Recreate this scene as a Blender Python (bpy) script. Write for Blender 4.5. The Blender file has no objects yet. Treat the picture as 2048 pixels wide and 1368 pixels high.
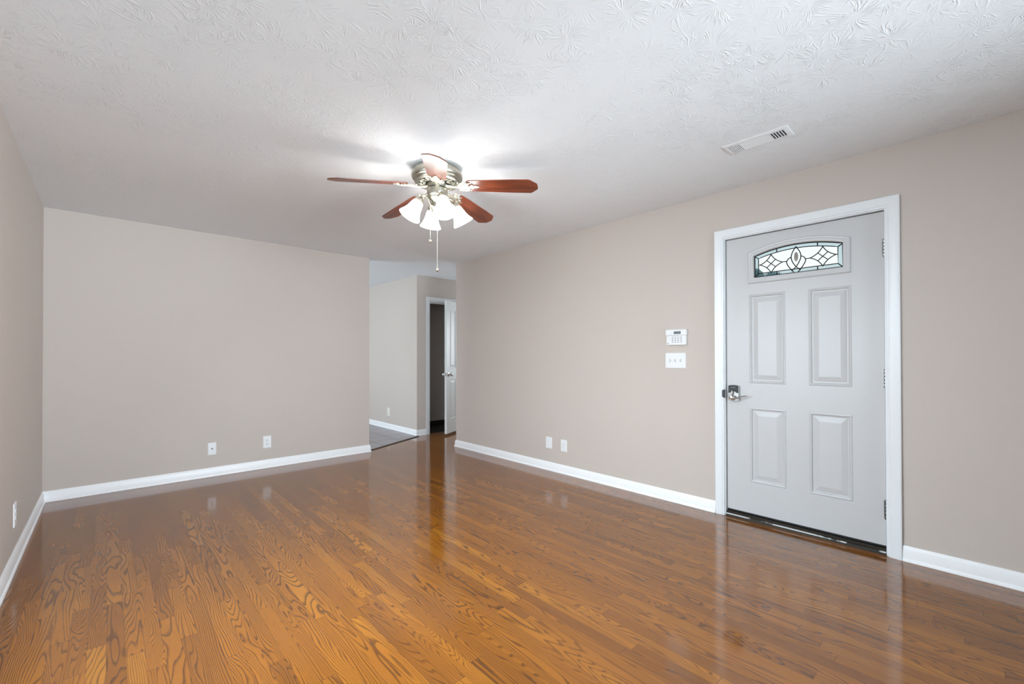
import bpy, bmesh, math, random
from math import sin, cos, pi, radians
from mathutils import Vector, Matrix

random.seed(7)
S = bpy.context.scene
COL = S.collection

# ------------------------------------------------------------------ camera
YAW, PITCH, ROLL, CAMZ = 0.7598, 0.0074, -0.0021, 1.191
FPX, PX, PY = 877.06, 1048.64, 707.31        # focal length and principal point for a 2048 x 1368 frame
F0 = Vector((sin(YAW), cos(YAW), 0)); R0 = Vector((cos(YAW), -sin(YAW), 0)); U0 = Vector((0, 0, 1))
F1 = F0 * cos(PITCH) + U0 * sin(PITCH); U1 = U0 * cos(PITCH) - F0 * sin(PITCH)
R2 = R0 * cos(ROLL) + U1 * sin(ROLL); U2 = U1 * cos(ROLL) - R0 * sin(ROLL)
cam = bpy.data.cameras.new('camera')
cam.sensor_width = 36.0
cam.lens = FPX / 2048 * 36.0
cam.shift_x = -(PX - 1024) / 2048
cam.shift_y = (PY - 684) / 2048
cam.clip_start = 0.02
camo = bpy.data.objects.new('camera', cam)
COL.objects.link(camo)
camo.matrix_world = Matrix(((R2.x, U2.x, -F1.x, 0), (R2.y, U2.y, -F1.y, 0), (R2.z, U2.z, -F1.z, CAMZ), (0, 0, 0, 1)))
S.camera = camo

# ------------------------------------------------------------------ colour management, sky, daylight
S.view_settings.view_transform = 'Standard'
S.view_settings.look = 'None'
S.view_settings.gamma = 1
S.view_settings.use_curve_mapping = False
S.view_settings.exposure = 0.14

W = bpy.data.worlds.new('sky'); S.world = W; W.use_nodes = True
wn = W.node_tree.nodes; wl = W.node_tree.links
wn.clear()
w_out = wn.new('ShaderNodeOutputWorld'); w_bg = wn.new('ShaderNodeBackground')
w_tc = wn.new('ShaderNodeTexCoord'); w_sep = wn.new('ShaderNodeSeparateXYZ'); w_rmp = wn.new('ShaderNodeValToRGB')
w_rmp.color_ramp.elements[0].position = 0.0; w_rmp.color_ramp.elements[0].color = (0.90, 0.88, 0.80, 1)
w_rmp.color_ramp.elements[1].position = 0.35; w_rmp.color_ramp.elements[1].color = (0.70, 0.85, 0.94, 1)
wl.new(w_tc.outputs['Generated'], w_sep.inputs[0]); wl.new(w_sep.outputs['Z'], w_rmp.inputs[0])
wl.new(w_rmp.outputs[0], w_bg.inputs[0]); wl.new(w_bg.outputs[0], w_out.inputs[0])
w_bg.inputs[1].default_value = 1.2


def area(name, loc, rot, sx, sy, power, color=(1, 1, 1), spread=180):
    l = bpy.data.lights.new(name, 'AREA'); l.shape = 'RECTANGLE'; l.size = sx; l.size_y = sy
    l.energy = power; l.color = color; l.spread = radians(spread)
    o = bpy.data.objects.new(name, l); COL.objects.link(o); o.location = loc; o.rotation_euler = rot
    return o


XL, XR, YB, YR, XB, XH, YH, HC = -0.3885, 3.3763, 5.3657, 4.8771, 2.3956, 3.400, 5.9448, 2.44
YF = -2.70                                   # wall behind the camera
WIN1 = (1.00, 2.72, 0.55, 2.05)              # window in the wall beside the camera: y0, y1, z0, z1
WIN2 = (-2.15, -0.50, 0.60, 2.05)            # front window, in the entrance wall nearer than the picture's edge: y0, y1, z0, z1
WIN3 = (6.2, 8.2, 0.7, 2.10)                 # kitchen window: y0, y1, z0, z1
SKY = (0.775, 0.908, 1.0)
ADDED_WIN4 = (5.12, 5.72, 0.9, 2.0)                # unseen window added at the hall end to light the closet door
X_END, Y_END = 6.0, 9.0
WIN5 = (0.4, 2.6, 0.55, 1.95)                # window in the wall behind the camera: x0, x1, z0, z1
Z1, Z2, Z3, Z4, Z5 = [(w[2] + w[3]) / 2 for w in (WIN1, WIN2, WIN3, ADDED_WIN4, WIN5)]
H1, H2, H3, H4, H5 = [w[3] - w[2] - 0.1 for w in (WIN1, WIN2, WIN3, ADDED_WIN4, WIN5)]
# daylight enters each window mostly from the sky above, so it is aimed downwards
area('daylight', (XL + 0.012, (WIN1[0] + WIN1[1]) / 2, Z1), (0, radians(-90 + 38), 0), H1, WIN1[1] - WIN1[0], 82, SKY, 150)
# daylight and ground bounce that come in level through the two windows behind the viewer
area('daylight', (XR - 0.012, (WIN2[0] + WIN2[1]) / 2, Z2), (0, radians(90), radians(-52)), H2, WIN2[1] - WIN2[0], 22, SKY, 86)
area('daylight', ((WIN5[0] + WIN5[1]) / 2, YF + 0.012, Z5), (radians(90 + 7), 0, radians(10)), WIN5[1] - WIN5[0], H5, 54, SKY, 76)
area('daylight', (XL + 0.012, (WIN3[0] + WIN3[1]) / 2, Z3), (0, radians(-90 - 14), 0), H3, WIN3[1] - WIN3[0], 80, SKY, 180)
area('daylight', (X_END - 0.012, (ADDED_WIN4[0] + ADDED_WIN4[1]) / 2, Z4), (0, radians(90), 0), H4, ADDED_WIN4[1] - ADDED_WIN4[0], 20, SKY, 180)  # added lamp at the unseen hall window, brightens closet door and hall ceiling


# ------------------------------------------------------------------ node helpers
def sl(c):
    """sRGB 0-255 to linear."""
    return tuple(((v / 255) / 12.92 if v / 255 <= 0.04045 else ((v / 255 + 0.055) / 1.055) ** 2.4) for v in c)


class NT:
    def __init__(s, name):
        s.m = bpy.data.materials.new(name); s.m.use_nodes = True
        s.t = s.m.node_tree; s.t.nodes.clear()
        s.out = s.n('ShaderNodeOutputMaterial'); s.b = s.n('ShaderNodeBsdfPrincipled')
        s.l(s.b.outputs[0], s.out.inputs[0])

    def n(s, typ, **kw):
        x = s.t.nodes.new(typ)
        for k, v in kw.items(): setattr(x, k, v)
        return x

    def l(s, a, b): s.t.links.new(a, b)

    def put(s, sock, v):
        if hasattr(v, 'is_linked'): s.l(v, sock)
        else: sock.default_value = v

    def math(s, op, a, b=0.0, c=None):
        x = s.n('ShaderNodeMath', operation=op); s.put(x.inputs[0], a); s.put(x.inputs[1], b)
        if c is not None: s.put(x.inputs[2], c)
        return x.outputs[0]

    def vec(s, x, y, z):
        c = s.n('ShaderNodeCombineXYZ'); s.put(c.inputs[0], x); s.put(c.inputs[1], y); s.put(c.inputs[2], z); return c.outputs[0]

    def sep(s, v):
        c = s.n('ShaderNodeSeparateXYZ'); s.l(v, c.inputs[0]); return c.outputs

    def pos(s): return s.n('ShaderNodeNewGeometry').outputs['Position']

    def obj(s): return s.n('ShaderNodeTexCoord').outputs['Object']

    def noise(s, v, scale, detail=2.0, rough=0.5, dist=0.0, typ=None):
        x = s.n('ShaderNodeTexNoise')
        if typ: x.noise_type = typ
        s.l(v, x.inputs['Vector']); x.inputs['Scale'].default_value = scale; x.inputs['Detail'].default_value = detail
        x.inputs['Roughness'].default_value = rough; x.inputs['Distortion'].default_value = dist
        return x.outputs['Fac' if 'Fac' in x.outputs else 0]

    def white(s, v, dim='2D'):
        x = s.n('ShaderNodeTexWhiteNoise', noise_dimensions=dim)
        if dim == '1D': s.put(x.inputs['W'], v)
        else: s.l(v, x.inputs['Vector'])
        return x.outputs

    def ramp(s, f, stops):
        r = s.n('ShaderNodeValToRGB'); e = r.color_ramp.elements
        while len(e) < len(stops): e.new(0.5)
        for i, (p_, c) in enumerate(stops):
            e[i].position = p_; e[i].color = tuple(c) + (1,) if len(c) == 3 else c
        s.l(f, r.inputs[0]); return r.outputs[0]

    def mix(s, f, a, b, mode='MIX'):
        x = s.n('ShaderNodeMix', data_type='RGBA', blend_type=mode)
        s.put(x.inputs[0], f)
        for sock, v in ((x.inputs[6], a), (x.inputs[7], b)):
            if hasattr(v, 'is_linked'): s.l(v, sock)
            else: sock.default_value = tuple(v) + (1,) if len(v) == 3 else v
        return x.outputs[2]

    def step(s, v, lo, hi):
        x = s.n('ShaderNodeMapRange', interpolation_type='SMOOTHSTEP')
        s.put(x.inputs[0], v); s.put(x.inputs[1], lo); s.put(x.inputs[2], hi); return x.outputs[0]

    def bump(s, h, strength=0.3, dist=0.01):
        x = s.n('ShaderNodeBump'); x.inputs['Strength'].default_value = strength; x.inputs['Distance'].default_value = dist
        s.l(h, x.inputs['Height']); s.l(x.outputs[0], s.b.inputs['Normal'])

    def set(s, **kw):
        for k, v in kw.items():
            sock = s.b.inputs[k.replace('_', ' ')]
            if hasattr(v, 'is_linked'): s.l(v, sock)
            elif isinstance(v, tuple) and len(v) == 3: sock.default_value = v + (1,)
            else: sock.default_value = v
        return s


def plain(name, rgb, rough=0.5, metal=0.0, grain=0.0, gscale=60, bump=0.0, **kw):
    """A flat colour with a little procedural unevenness."""
    t = NT(name)
    c = sl(rgb)
    if grain or bump:
        f = t.noise(t.obj(), gscale, 3, 0.6)
        t.set(Base_Color=t.mix(f, tuple(v * (1 - grain) for v in c), tuple(min(1, v * (1 + grain)) for v in c)))
        if bump: t.bump(f, bump, 0.002)
    else:
        t.set(Base_Color=c)
    t.set(Roughness=rough, Metallic=metal, **kw)
    return t.m


M = {}
# painted walls: matt greige with faint roller texture
t = NT('wall_paint')
f1 = t.noise(t.pos(), 1.1, 2, 0.5)
t.set(Base_Color=t.mix(f1, sl((201, 190, 182)), sl((206, 195, 187))), Roughness=0.62)
t.b.inputs['Specular IOR Level'].default_value = 0.3
t.bump(t.noise(t.pos(), 260, 2, 0.6), 0.05, 0.001)
M['wall'] = t.m

# ceiling: white, brush-stamped crow's-foot texture
t = NT('ceiling_texture')
P_ = t.pos()
warp = t.n('ShaderNodeTexNoise'); t.l(P_, warp.inputs['Vector']); warp.inputs['Scale'].default_value = 9
wv = t.n('ShaderNodeVectorMath', operation='MULTIPLY_ADD'); t.l(warp.outputs['Color'], wv.inputs[0])
wv.inputs[1].default_value = (0.07, 0.07, 0); t.l(P_, wv.inputs[2])


def stamps(scale, seed, freq):
    mp = t.n('ShaderNodeVectorMath', operation='ADD'); t.l(wv.outputs[0], mp.inputs[0]); mp.inputs[1].default_value = (seed, seed * 1.7, 0)
    vo = t.n('ShaderNodeTexVoronoi', voronoi_dimensions='2D'); t.l(mp.outputs[0], vo.inputs['Vector']); vo.inputs['Scale'].default_value = scale
    df = t.n('ShaderNodeVectorMath', operation='SUBTRACT'); t.l(mp.outputs[0], df.inputs[0]); t.l(vo.outputs['Position'], df.inputs[1])
    x, y, z = t.sep(df.outputs[0])
    ang = t.math('ARCTAN2', y, x)
    rad = t.math('SQRT', t.math('ADD', t.math('MULTIPLY', x, x), t.math('MULTIPLY', y, y)))
    cr, cg, cb = t.sep(vo.outputs['Color'])
    nz = t.noise(t.vec(t.math('MULTIPLY', ang, freq), t.math('MULTIPLY', rad, 9.0), t.math('MULTIPLY', cr, 60.0)), 1.0, 2, 0.6)
    line = t.step(nz, 0.5, 0.66)
    rs = t.math('MULTIPLY', rad, scale)
    mask = t.math('MULTIPLY', t.step(rs, 0.08, 0.25), t.math('SUBTRACT', 1.0, t.step(rs, 0.35, 0.7)))
    return t.math('MULTIPLY', line, mask)


h = t.math('ADD', stamps(6.0, 0.0, 8.0), t.math('MULTIPLY', stamps(8.5, 3.3, 7.0), 0.7))
h = t.math('ADD', h, t.math('MULTIPLY', t.noise(P_, 70, 3, 0.65), 0.5))
patch = t.step(t.noise(P_, 1.6, 2, 0.5), 0.35, 0.62)
h = t.math('MULTIPLY', h, t.math('MULTIPLY_ADD', patch, 0.75, 0.25))
t.set(Base_Color=sl((238, 240, 243)), Roughness=0.75)
t.b.inputs['Specular IOR Level'].default_value = 0.25
t.bump(h, 0.5, 0.0045)
M['ceiling'] = t.m

# oak strip floor
t = NT('oak_strip_floor')
x, y, z = t.sep(t.pos())
PW = 0.0572
X_ = t.math('DIVIDE', x, PW)
colI = t.math('FLOOR', X_); fx = t.math('FRACT', X_)
rc = t.white(colI, '1D')
L_ = t.math('MULTIPLY_ADD', rc['Value'], 0.55, 0.55)
rc2 = t.white(t.math('ADD', colI, 37.31), '1D')
Y_ = t.math('ADD', t.math('DIVIDE', y, L_), t.math('MULTIPLY', rc2['Value'], 23.0))
rowI = t.math('FLOOR', Y_); fy = t.math('FRACT', Y_)
rid = t.white(t.vec(colI, rowI, 0.0), '2D')
ra, rb, rg = t.sep(rid['Color'])
rv = rid['Value']
# growth-ring field, stretched along the board, different on every board
gx = t.math('MULTIPLY_ADD', x, 8.0, t.math('MULTIPLY', ra, 91.0))
gy = t.math('MULTIPLY_ADD', y, 0.85, t.math('MULTIPLY', rb, 57.0))
g = t.noise(t.vec(gx, gy, t.math('MULTIPLY', rg, 33.0)), 1.0, 2.0, 0.5, 0.30)
slope = t.math('MULTIPLY', t.math('SUBTRACT', rb, 0.5), 15.0)
K = t.math('MULTIPLY_ADD', rg, 24.0, 13.0)
phase = t.math('ADD', t.math('MULTIPLY', g, K), t.math('MULTIPLY', t.math('SUBTRACT', fx, 0.5), slope))
saw = t.math('FRACT', phase)
ring = t.math('SUBTRACT', t.step(saw, 0.55, 0.88), t.step(saw, 0.93, 1.0))
# fine pores
pore = t.noise(t.vec(t.math('MULTIPLY', x, 420.0), t.math('MULTIPLY', y, 13.0), t.math('MULTIPLY', rv, 50.0)), 1.0, 2, 0.65)
porel = t.step(pore, 0.54, 0.70)
depth = t.math('MULTIPLY_ADD', t.noise(t.vec(t.math('MULTIPLY', x, 3.0), t.math('MULTIPLY', y, 1.1), rv), 1.0, 2, 0.5), 1.0, 0.12)
mottle = t.noise(t.vec(t.math('MULTIPLY', x, 5.0), t.math('MULTIPLY', y, 1.6), t.math('MULTIPLY', rv, 20.0)), 1.0, 3, 0.55)
base = t.ramp(t.math('ADD', t.math('MULTIPLY', rv, 0.50), t.math('MULTIPLY', mottle, 0.50)), [
    (0.05, sl((106, 59, 11))), (0.3, sl((129, 75, 16))), (0.65, sl((146, 87, 19))), (0.98, sl((168, 109, 29)))])
dark = sl((54, 24, 4))
c1 = t.mix(t.math('MULTIPLY', t.math('MULTIPLY', ring, depth), 1.0), base, dark)
c2 = t.mix(t.math('MULTIPLY', porel, t.math('MULTIPLY_ADD', ring, 0.30, 0.14)), c1, dark)
ex = t.math('MINIMUM', fx, t.math('SUBTRACT', 1.0, fx))
seam = t.math('SUBTRACT', 1.0, t.step(ex, 0.006, 0.022))
ey = t.math('MULTIPLY', t.math('MINIMUM', fy, t.math('SUBTRACT', 1.0, fy)), L_)
seamy = t.math('SUBTRACT', 1.0, t.step(ey, 0.0005, 0.0016))
sm = t.math('MAXIMUM', t.math('MULTIPLY', seam, 0.45), t.math('MULTIPLY', seamy, 0.6))
c3 = t.mix(sm, c2, sl((70, 34, 12)))
t.set(Base_Color=c3, Roughness=t.math('MULTIPLY_ADD', t.noise(t.pos(), 4.0, 3, 0.6), 0.08, 0.06))
t.b.inputs['IOR'].default_value = 1.82
cup = t.noise(t.vec(t.math('MULTIPLY', x, 14.0), t.math('MULTIPLY', y, 3.0), 0.0), 1.0, 2, 0.5)
t.bump(t.math('ADD', t.math('MULTIPLY', cup, 0.5), t.math('MULTIPLY', sm, -0.4)), 0.05, 0.004)
M['oak'] = t.m

# grey slate-look tile
t = NT('grey_tile')
x, y, z = t.sep(t.pos())
TS = 0.332
tx = t.math('DIVIDE', t.math('SUBTRACT', x, 2.70 - TS * 20), TS); ty = t.math('DIVIDE', t.math('SUBTRACT', y, 5.93 - TS * 20), TS)
fx = t.math('FRACT', tx); fy = t.math('FRACT', ty)
e = t.math('MINIMUM', t.math('MINIMUM', fx, t.math('SUBTRACT', 1.0, fx)), t.math('MINIMUM', fy, t.math('SUBTRACT', 1.0, fy)))
gr = t.math('SUBTRACT', 1.0, t.step(e, 0.008, 0.02))
tr = t.white(t.vec(t.math('FLOOR', tx), t.math('FLOOR', ty), 0.0), '2D')['Value']
n1 = t.noise(t.pos(), 6, 4, 0.6)
cc = t.mix(t.math('MULTIPLY_ADD', tr, 0.4, t.math('MULTIPLY', n1, 0.6)), sl((150, 143, 145)), sl((184, 178, 181)))
t.set(Base_Color=t.mix(gr, cc, sl((72, 66, 66))), Roughness=0.38)
t.bump(t.math('ADD', t.math('MULTIPLY', gr, -1.0), t.math('MULTIPLY', n1, 0.3)), 0.25, 0.003)
M['tile'] = t.m

M['trim'] = plain('white_gloss_trim', (234, 236, 239), 0.32, grain=0.012, gscale=20)
M['base_trim'] = plain('white_baseboard_paint', (250, 250, 252), 0.34, grain=0.008, gscale=20)
M['door'] = plain('white_door_paint', (202, 201, 202), 0.36, grain=0.012, gscale=9, bump=0.01)
M['closet_door'] = plain('white_door_paint_satin', (218, 219, 218), 0.4, grain=0.012, gscale=9)
M['plate'] = plain('white_plastic', (238, 239, 241), 0.35, grain=0.01, gscale=40)
M['plate_slot'] = plain('dark_slot', (70, 68, 70), 0.6)
M['key'] = plain('grey_rubber_key', (150, 152, 156), 0.6)
M['lcd'] = plain('grey_display', (112, 116, 122), 0.3, grain=0.15, gscale=300)
M['chrome'] = plain('chrome', (205, 205, 205), 0.16, 1.0, grain=0.02)
M['nickel'] = plain('satin_nickel', (176, 172, 160), 0.34, 1.0, grain=0.05, gscale=30)
M['nickel_light'] = plain('cast_nickel', (214, 210, 196), 0.4, 1.0, grain=0.08, gscale=120)
M['steel'] = plain('hinge_steel', (160, 160, 163), 0.24, 1.0, grain=0.05, gscale=80)
M['steel_dark'] = plain('tarnished_hinge_steel', (112, 112, 112), 0.45, 1.0, grain=0.12, gscale=80)
M['black'] = plain('black_plastic', (20, 20, 22), 0.42)
M['dark_steel'] = plain('dark_steel', (64, 64, 66), 0.4, 0.8, grain=0.1, gscale=60)
M['rubber'] = plain('black_rubber', (14, 14, 16), 0.5)
M['bronze'] = plain('dark_bronze_sill', (48, 43, 36), 0.42, 0.5, grain=0.35, gscale=40)
M['dark_wood'] = plain('dark_stained_strip', (52, 28, 16), 0.35, grain=0.25, gscale=30)
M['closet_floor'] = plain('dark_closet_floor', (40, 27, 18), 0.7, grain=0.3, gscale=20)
M['lead'] = plain('black_lead_came', (18, 22, 26), 0.4, 0.2)
M['jewel'] = plain('reflection_grey_jewel', (150, 145, 138), 0.12, grain=0.3, gscale=90)  # grey of a reflection put into the jewel's colour
M['ground'] = plain('lawn_ground', (96, 112, 80), 0.9, grain=0.3, gscale=2)
M['bark'] = plain('bark', (86, 72, 60), 0.9, grain=0.3, gscale=6, bump=0.3)
M['leaves'] = plain('blue_green_leaves', (92, 122, 124), 0.8, grain=0.35, gscale=4, bump=0.5)
M['logo'] = plain('silver_print', (200, 200, 200), 0.5)

# worn white paint on the sill edge
t = NT('worn_sill_edge')
x, y, z = t.sep(t.pos())
f1 = t.step(t.noise(t.vec(t.math('MULTIPLY', x, 8.0), t.math('MULTIPLY', y, 4.2), 2.7), 1.0, 4, 0.7), 0.47, 0.53)
t.set(Base_Color=t.mix(f1, sl((46, 40, 33)), sl((214, 216, 216))), Roughness=0.5)
M['worn'] = t.m

# fan blade wood: reddish brown
t = NT('walnut_blade')
x, y, z = t.sep(t.obj())
gg = t.noise(t.vec(t.math('MULTIPLY', x, 4.0), t.math('MULTIPLY', y, 38.0), z), 1.0, 3, 0.6, 0.5)
t.set(Base_Color=t.ramp(gg, [(0.3, sl((70, 30, 18))), (0.5, sl((112, 54, 34))), (0.72, sl((140, 72, 44)))]), Roughness=0.3)
M['blade'] = t.m

# frosted glass shade lit by its lamp
t = NT('lit_frosted_glass')
zz = t.sep(t.obj())[2]
f1 = t.ramp(t.math('DIVIDE', zz, 0.125), [(0.0, (0.006,) * 3), (0.18, (0.012,) * 3), (0.36, (0.03,) * 3), (0.6, (1.0,) * 3), (0.85, (1.0,) * 3), (0.98, (0.03,) * 3)])
t.set(Base_Color=(0.92, 0.92, 0.9), Roughness=0.35, Emission_Color=(1.0, 0.985, 0.96))
t.set(Emission_Strength=t.math('MULTIPLY', f1, 31.0))
M['shade'] = t.m
t = NT('lit_bulb')
t.set(Base_Color=(1, 1, 1), Emission_Color=(1.0, 0.98, 0.95), Emission_Strength=9.0)
M['bulb'] = t.m

# window glass: clear, lets daylight through
t = NT('window_glass')
tr_ = t.n('ShaderNodeBsdfTransparent'); tr_.inputs[0].default_value = (0.95, 0.97, 0.97, 1)
gl = t.n('ShaderNodeBsdfGlossy'); gl.inputs['Roughness'].default_value = 0.05
fr = t.n('ShaderNodeFresnel'); fr.inputs[0].default_value = 1.45
mx = t.n('ShaderNodeMixShader'); t.l(fr.outputs[0], mx.inputs[0]); t.l(tr_.outputs[0], mx.inputs[1]); t.l(gl.outputs[0], mx.inputs[2])
t.l(mx.outputs[0], t.out.inputs[0])
M['glass'] = t.m


def tinted(name, tint, ripple):
    t = NT(name)
    gl = t.n('ShaderNodeBsdfRefraction'); gl.inputs['Color'].default_value = tint + (1,); gl.inputs['Roughness'].default_value = 0.06
    gl.inputs['IOR'].default_value = 1.12
    bp = t.n('ShaderNodeBump'); bp.inputs['Strength'].default_value = ripple; bp.inputs['Distance'].default_value = 0.004
    t.l(t.noise(t.obj(), 35, 2, 0.5), bp.inputs['Height']); t.l(bp.outputs[0], gl.inputs['Normal'])
    gs = t.n('ShaderNodeBsdfGlossy'); gs.inputs['Roughness'].default_value = 0.08
    fr = t.n('ShaderNodeFresnel'); fr.inputs[0].default_value = 1.45
    mx = t.n('ShaderNodeMixShader'); t.l(fr.outputs[0], mx.inputs[0]); t.l(gl.outputs[0], mx.inputs[1]); t.l(gs.outputs[0], mx.inputs[2])
    t.l(mx.outputs[0], t.out.inputs[0])
    return t.m


M['art_glass'] = tinted('textured_art_glass', (0.97, 0.98, 0.97), 0.10)
M['border_glass'] = tinted('blue_green_border_glass', (0.74, 0.80, 0.815), 0.25)


# ------------------------------------------------------------------ mesh helpers
class MB:
    """Collects shapes in one bmesh; build() links them as ONE mesh object."""

    def __init__(s): s.bm = bmesh.new()

    def box(s, x0, x1, y0, y1, z0, z1):
        v = [s.bm.verts.new((x, y, z)) for x in (x0, x1) for y in (y0, y1) for z in (z0, z1)]
        for f in ((0, 1, 3, 2), (4, 6, 7, 5), (0, 4, 5, 1), (2, 3, 7, 6), (0, 2, 6, 4), (1, 5, 7, 3)):
            s.bm.faces.new([v[i] for i in f])
        return s

    def grid(s, rings, close_u=True, caps=(False, False)):
        vs = [[s.bm.verts.new(p) for p in r] for r in rings]
        n = len(vs[0])
        for a, b in zip(vs, vs[1:]):
            for i in range(n if close_u else n - 1):
                j = (i + 1) % n
                try: s.bm.faces.new((a[i], a[j], b[j], b[i]))
                except ValueError: pass
        if caps[0]: s.bm.faces.new(vs[0][::-1])
        if caps[1]: s.bm.faces.new(vs[-1])
        return vs

    def lathe(s, prof, seg=32, mat=None, caps=(False, False)):
        """prof: (r, z) pairs about the local z axis."""
        mat = mat or Matrix.Identity(4)
        s.grid([[mat @ Vector((r * cos(2 * pi * i / seg), r * sin(2 * pi * i / seg), z)) for i in range(seg)] for r, z in prof], True, caps)
        return s

    def tube(s, pts, r, seg=8, caps=True, flat=1.0):
        pts = [Vector(p) for p in pts]
        rs = r if isinstance(r, (list, tuple)) else [r] * len(pts)
        up = Vector((0, 0, 1)); rings = []
        prev = None
        for i, p in enumerate(pts):
            tg = (pts[min(i + 1, len(pts) - 1)] - pts[max(i - 1, 0)]).normalized()
            if prev is None:
                a = tg.cross(up)
                if a.length < 1e-4: a = tg.cross(Vector((1, 0, 0)))
                a.normalize()
            else:
                a = (prev - tg * prev.dot(tg)).normalized()
            prev = a; b = tg.cross(a)
            rings.append([p + (a * cos(2 * pi * k / seg) + b * sin(2 * pi * k / seg) * flat) * rs[i] for k in range(seg)])
        s.grid(rings, True, (caps, caps))
        return s

    def ball(s, c, r, seg=12, sq=(1, 1, 1)):
        c = Vector(c)
        rings = []
        for i in range(seg // 2 + 1):
            th = pi * i / (seg // 2)
            rr = max(1e-5, sin(th))
            rings.append([c + Vector((r * sq[0] * rr * cos(2 * pi * k / seg), r * sq[1] * rr * sin(2 * pi * k / seg), r * sq[2] * cos(th))) for k in range(seg)])
        s.grid(rings, True, (False, False))
        return s

    def prism(s, poly, h0, h1, plane='XY'):
        """Extrude a polygon: XY along z, or XZ along y."""
        def at(p, h): return (p[0], p[1], h) if plane == 'XY' else (p[0], h, p[1])
        a = [s.bm.verts.new(at(p, h0)) for p in poly]; b = [s.bm.verts.new(at(p, h1)) for p in poly]
        n = len(poly)
        s.bm.faces.new(a[::-1]); s.bm.faces.new(b)
        for i in range(n): s.bm.faces.new((a[i], a[(i + 1) % n], b[(i + 1) % n], b[i]))
        return s

    def loops(s, contours, fill_last=False):
        """Stitch same-length closed contours (lists of 3-D points)."""
        vs = [[s.bm.verts.new(p) for p in c] for c in contours]
        n = len(vs[0])
        for a, b in zip(vs, vs[1:]):
            for i in range(n): s.bm.faces.new((a[i], a[(i + 1) % n], b[(i + 1) % n], b[i]))
        if fill_last: s.bm.faces.new(vs[-1])
        return s

    def build(s, name, mat, parent=None, bevel=0.0, smooth=None, weld=True, segs=2):
        if weld: bmesh.ops.remove_doubles(s.bm, verts=s.bm.verts, dist=1e-5)
        bmesh.ops.recalc_face_normals(s.bm, faces=s.bm.faces)
        me = bpy.data.meshes.new(name); s.bm.to_mesh(me); s.bm.free()
        o = bpy.data.objects.new(name, me); COL.objects.link(o)
        me.materials.append(mat)
        if parent: o.parent = parent
        if bevel:
            b = o.modifiers.new('edge', 'BEVEL'); b.width = bevel; b.segments = segs; b.limit_method = 'ANGLE'; b.angle_limit = radians(40)
        if smooth is not None:
            for p in me.polygons: p.use_smooth = True
            try: me.set_sharp_from_angle(angle=radians(smooth))
            except Exception: pass
        return o


def tag(o, label, cat, group=None, kind=None):
    o['label'] = label; o['category'] = cat
    if group: o['group'] = group
    if kind: o['kind'] = kind
    return o


def thing(name, label, cat, loc, rz=0.0, group=None, kind=None):
    o = bpy.data.objects.new(name, None); COL.objects.link(o)
    o.empty_display_size = 0.1
    o.location = loc; o.rotation_euler = (0, 0, rz)
    return tag(o, label, cat, group, kind)


def offset(poly, d):
    """Inset a closed polygon (counter-clockwise) by d with mitred corners."""
    n = len(poly); out = []
    for i in range(n):
        p0, p1, p2 = Vector(poly[i - 1]), Vector(poly[i]), Vector(poly[(i + 1) % n])
        a = (p1 - p0).normalized(); b = (p2 - p1).normalized()
        na = Vector((-a.y, a.x)); nb = Vector((-b.y, b.x))
        m = na + nb; m = m / max(0.2, m.dot(na))
        out.append((p1.x + m.x * d, p1.y + m.y * d))
    return out


def sweep(mb, path, prof):
    """Run a profile (out, z) along an open plan path; 'out' points to the path's left."""
    n = len(path); rings = []
    for i in range(n):
        p = Vector(path[i])
        ns = []
        if i > 0: a = (p - Vector(path[i - 1])).normalized(); ns.append(Vector((-a.y, a.x)))
        if i < n - 1: a = (Vector(path[i + 1]) - p).normalized(); ns.append(Vector((-a.y, a.x)))
        m = ns[0] if len(ns) == 1 else (ns[0] + ns[1]) / max(0.2, (ns[0] + ns[1]).dot(ns[0]))
        rings.append([(p.x + m.x * o, p.y + m.y * o, z) for o, z in prof])
    mb.grid(rings, True, (True, True))
    return mb


# ------------------------------------------------------------------ shell
WT = 0.12


def struct(o, label, cat): return tag(o, label, cat, None, 'structure')


mb = MB()
poly = [(XL - WT, YF - WT), (X_END, YF - WT), (X_END, YH + 0.04), (3.46, YH + 0.04), (3.40, 5.882), (2.39, 5.402), (XL - WT, 5.402)]
struct(mb.prism(poly, -0.08, 0.0).build('floor', M['oak']), 'glossy honey-brown oak strip hardwood floor of the empty living room', 'floor')
mb = MB()
poly = [(XL - WT, 5.402), (2.39, 5.402), (3.40, 5.882), (3.46, YH + 0.04), (3.46, Y_END + WT), (XL - WT, Y_END + WT)]
struct(mb.prism(poly, -0.08, 0.003).build('tile_floor', M['tile']), 'grey square tile floor seen through the opening past the back wall', 'floor')
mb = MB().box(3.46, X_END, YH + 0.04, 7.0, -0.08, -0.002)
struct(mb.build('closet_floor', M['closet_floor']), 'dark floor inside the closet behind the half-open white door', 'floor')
mb = MB().prism([(XL - WT, YF - WT), (XR + WT, YF - WT), (XR + WT, YR - WT), (X_END + WT, YR - WT), (X_END + WT, 7.0), (XH + WT, 7.0), (XH + WT, Y_END + WT), (XL - WT, Y_END + WT)], HC, HC + 0.1)
struct(mb.build('ceiling', M['ceiling']), 'white brush-textured ceiling', 'ceiling')

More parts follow.
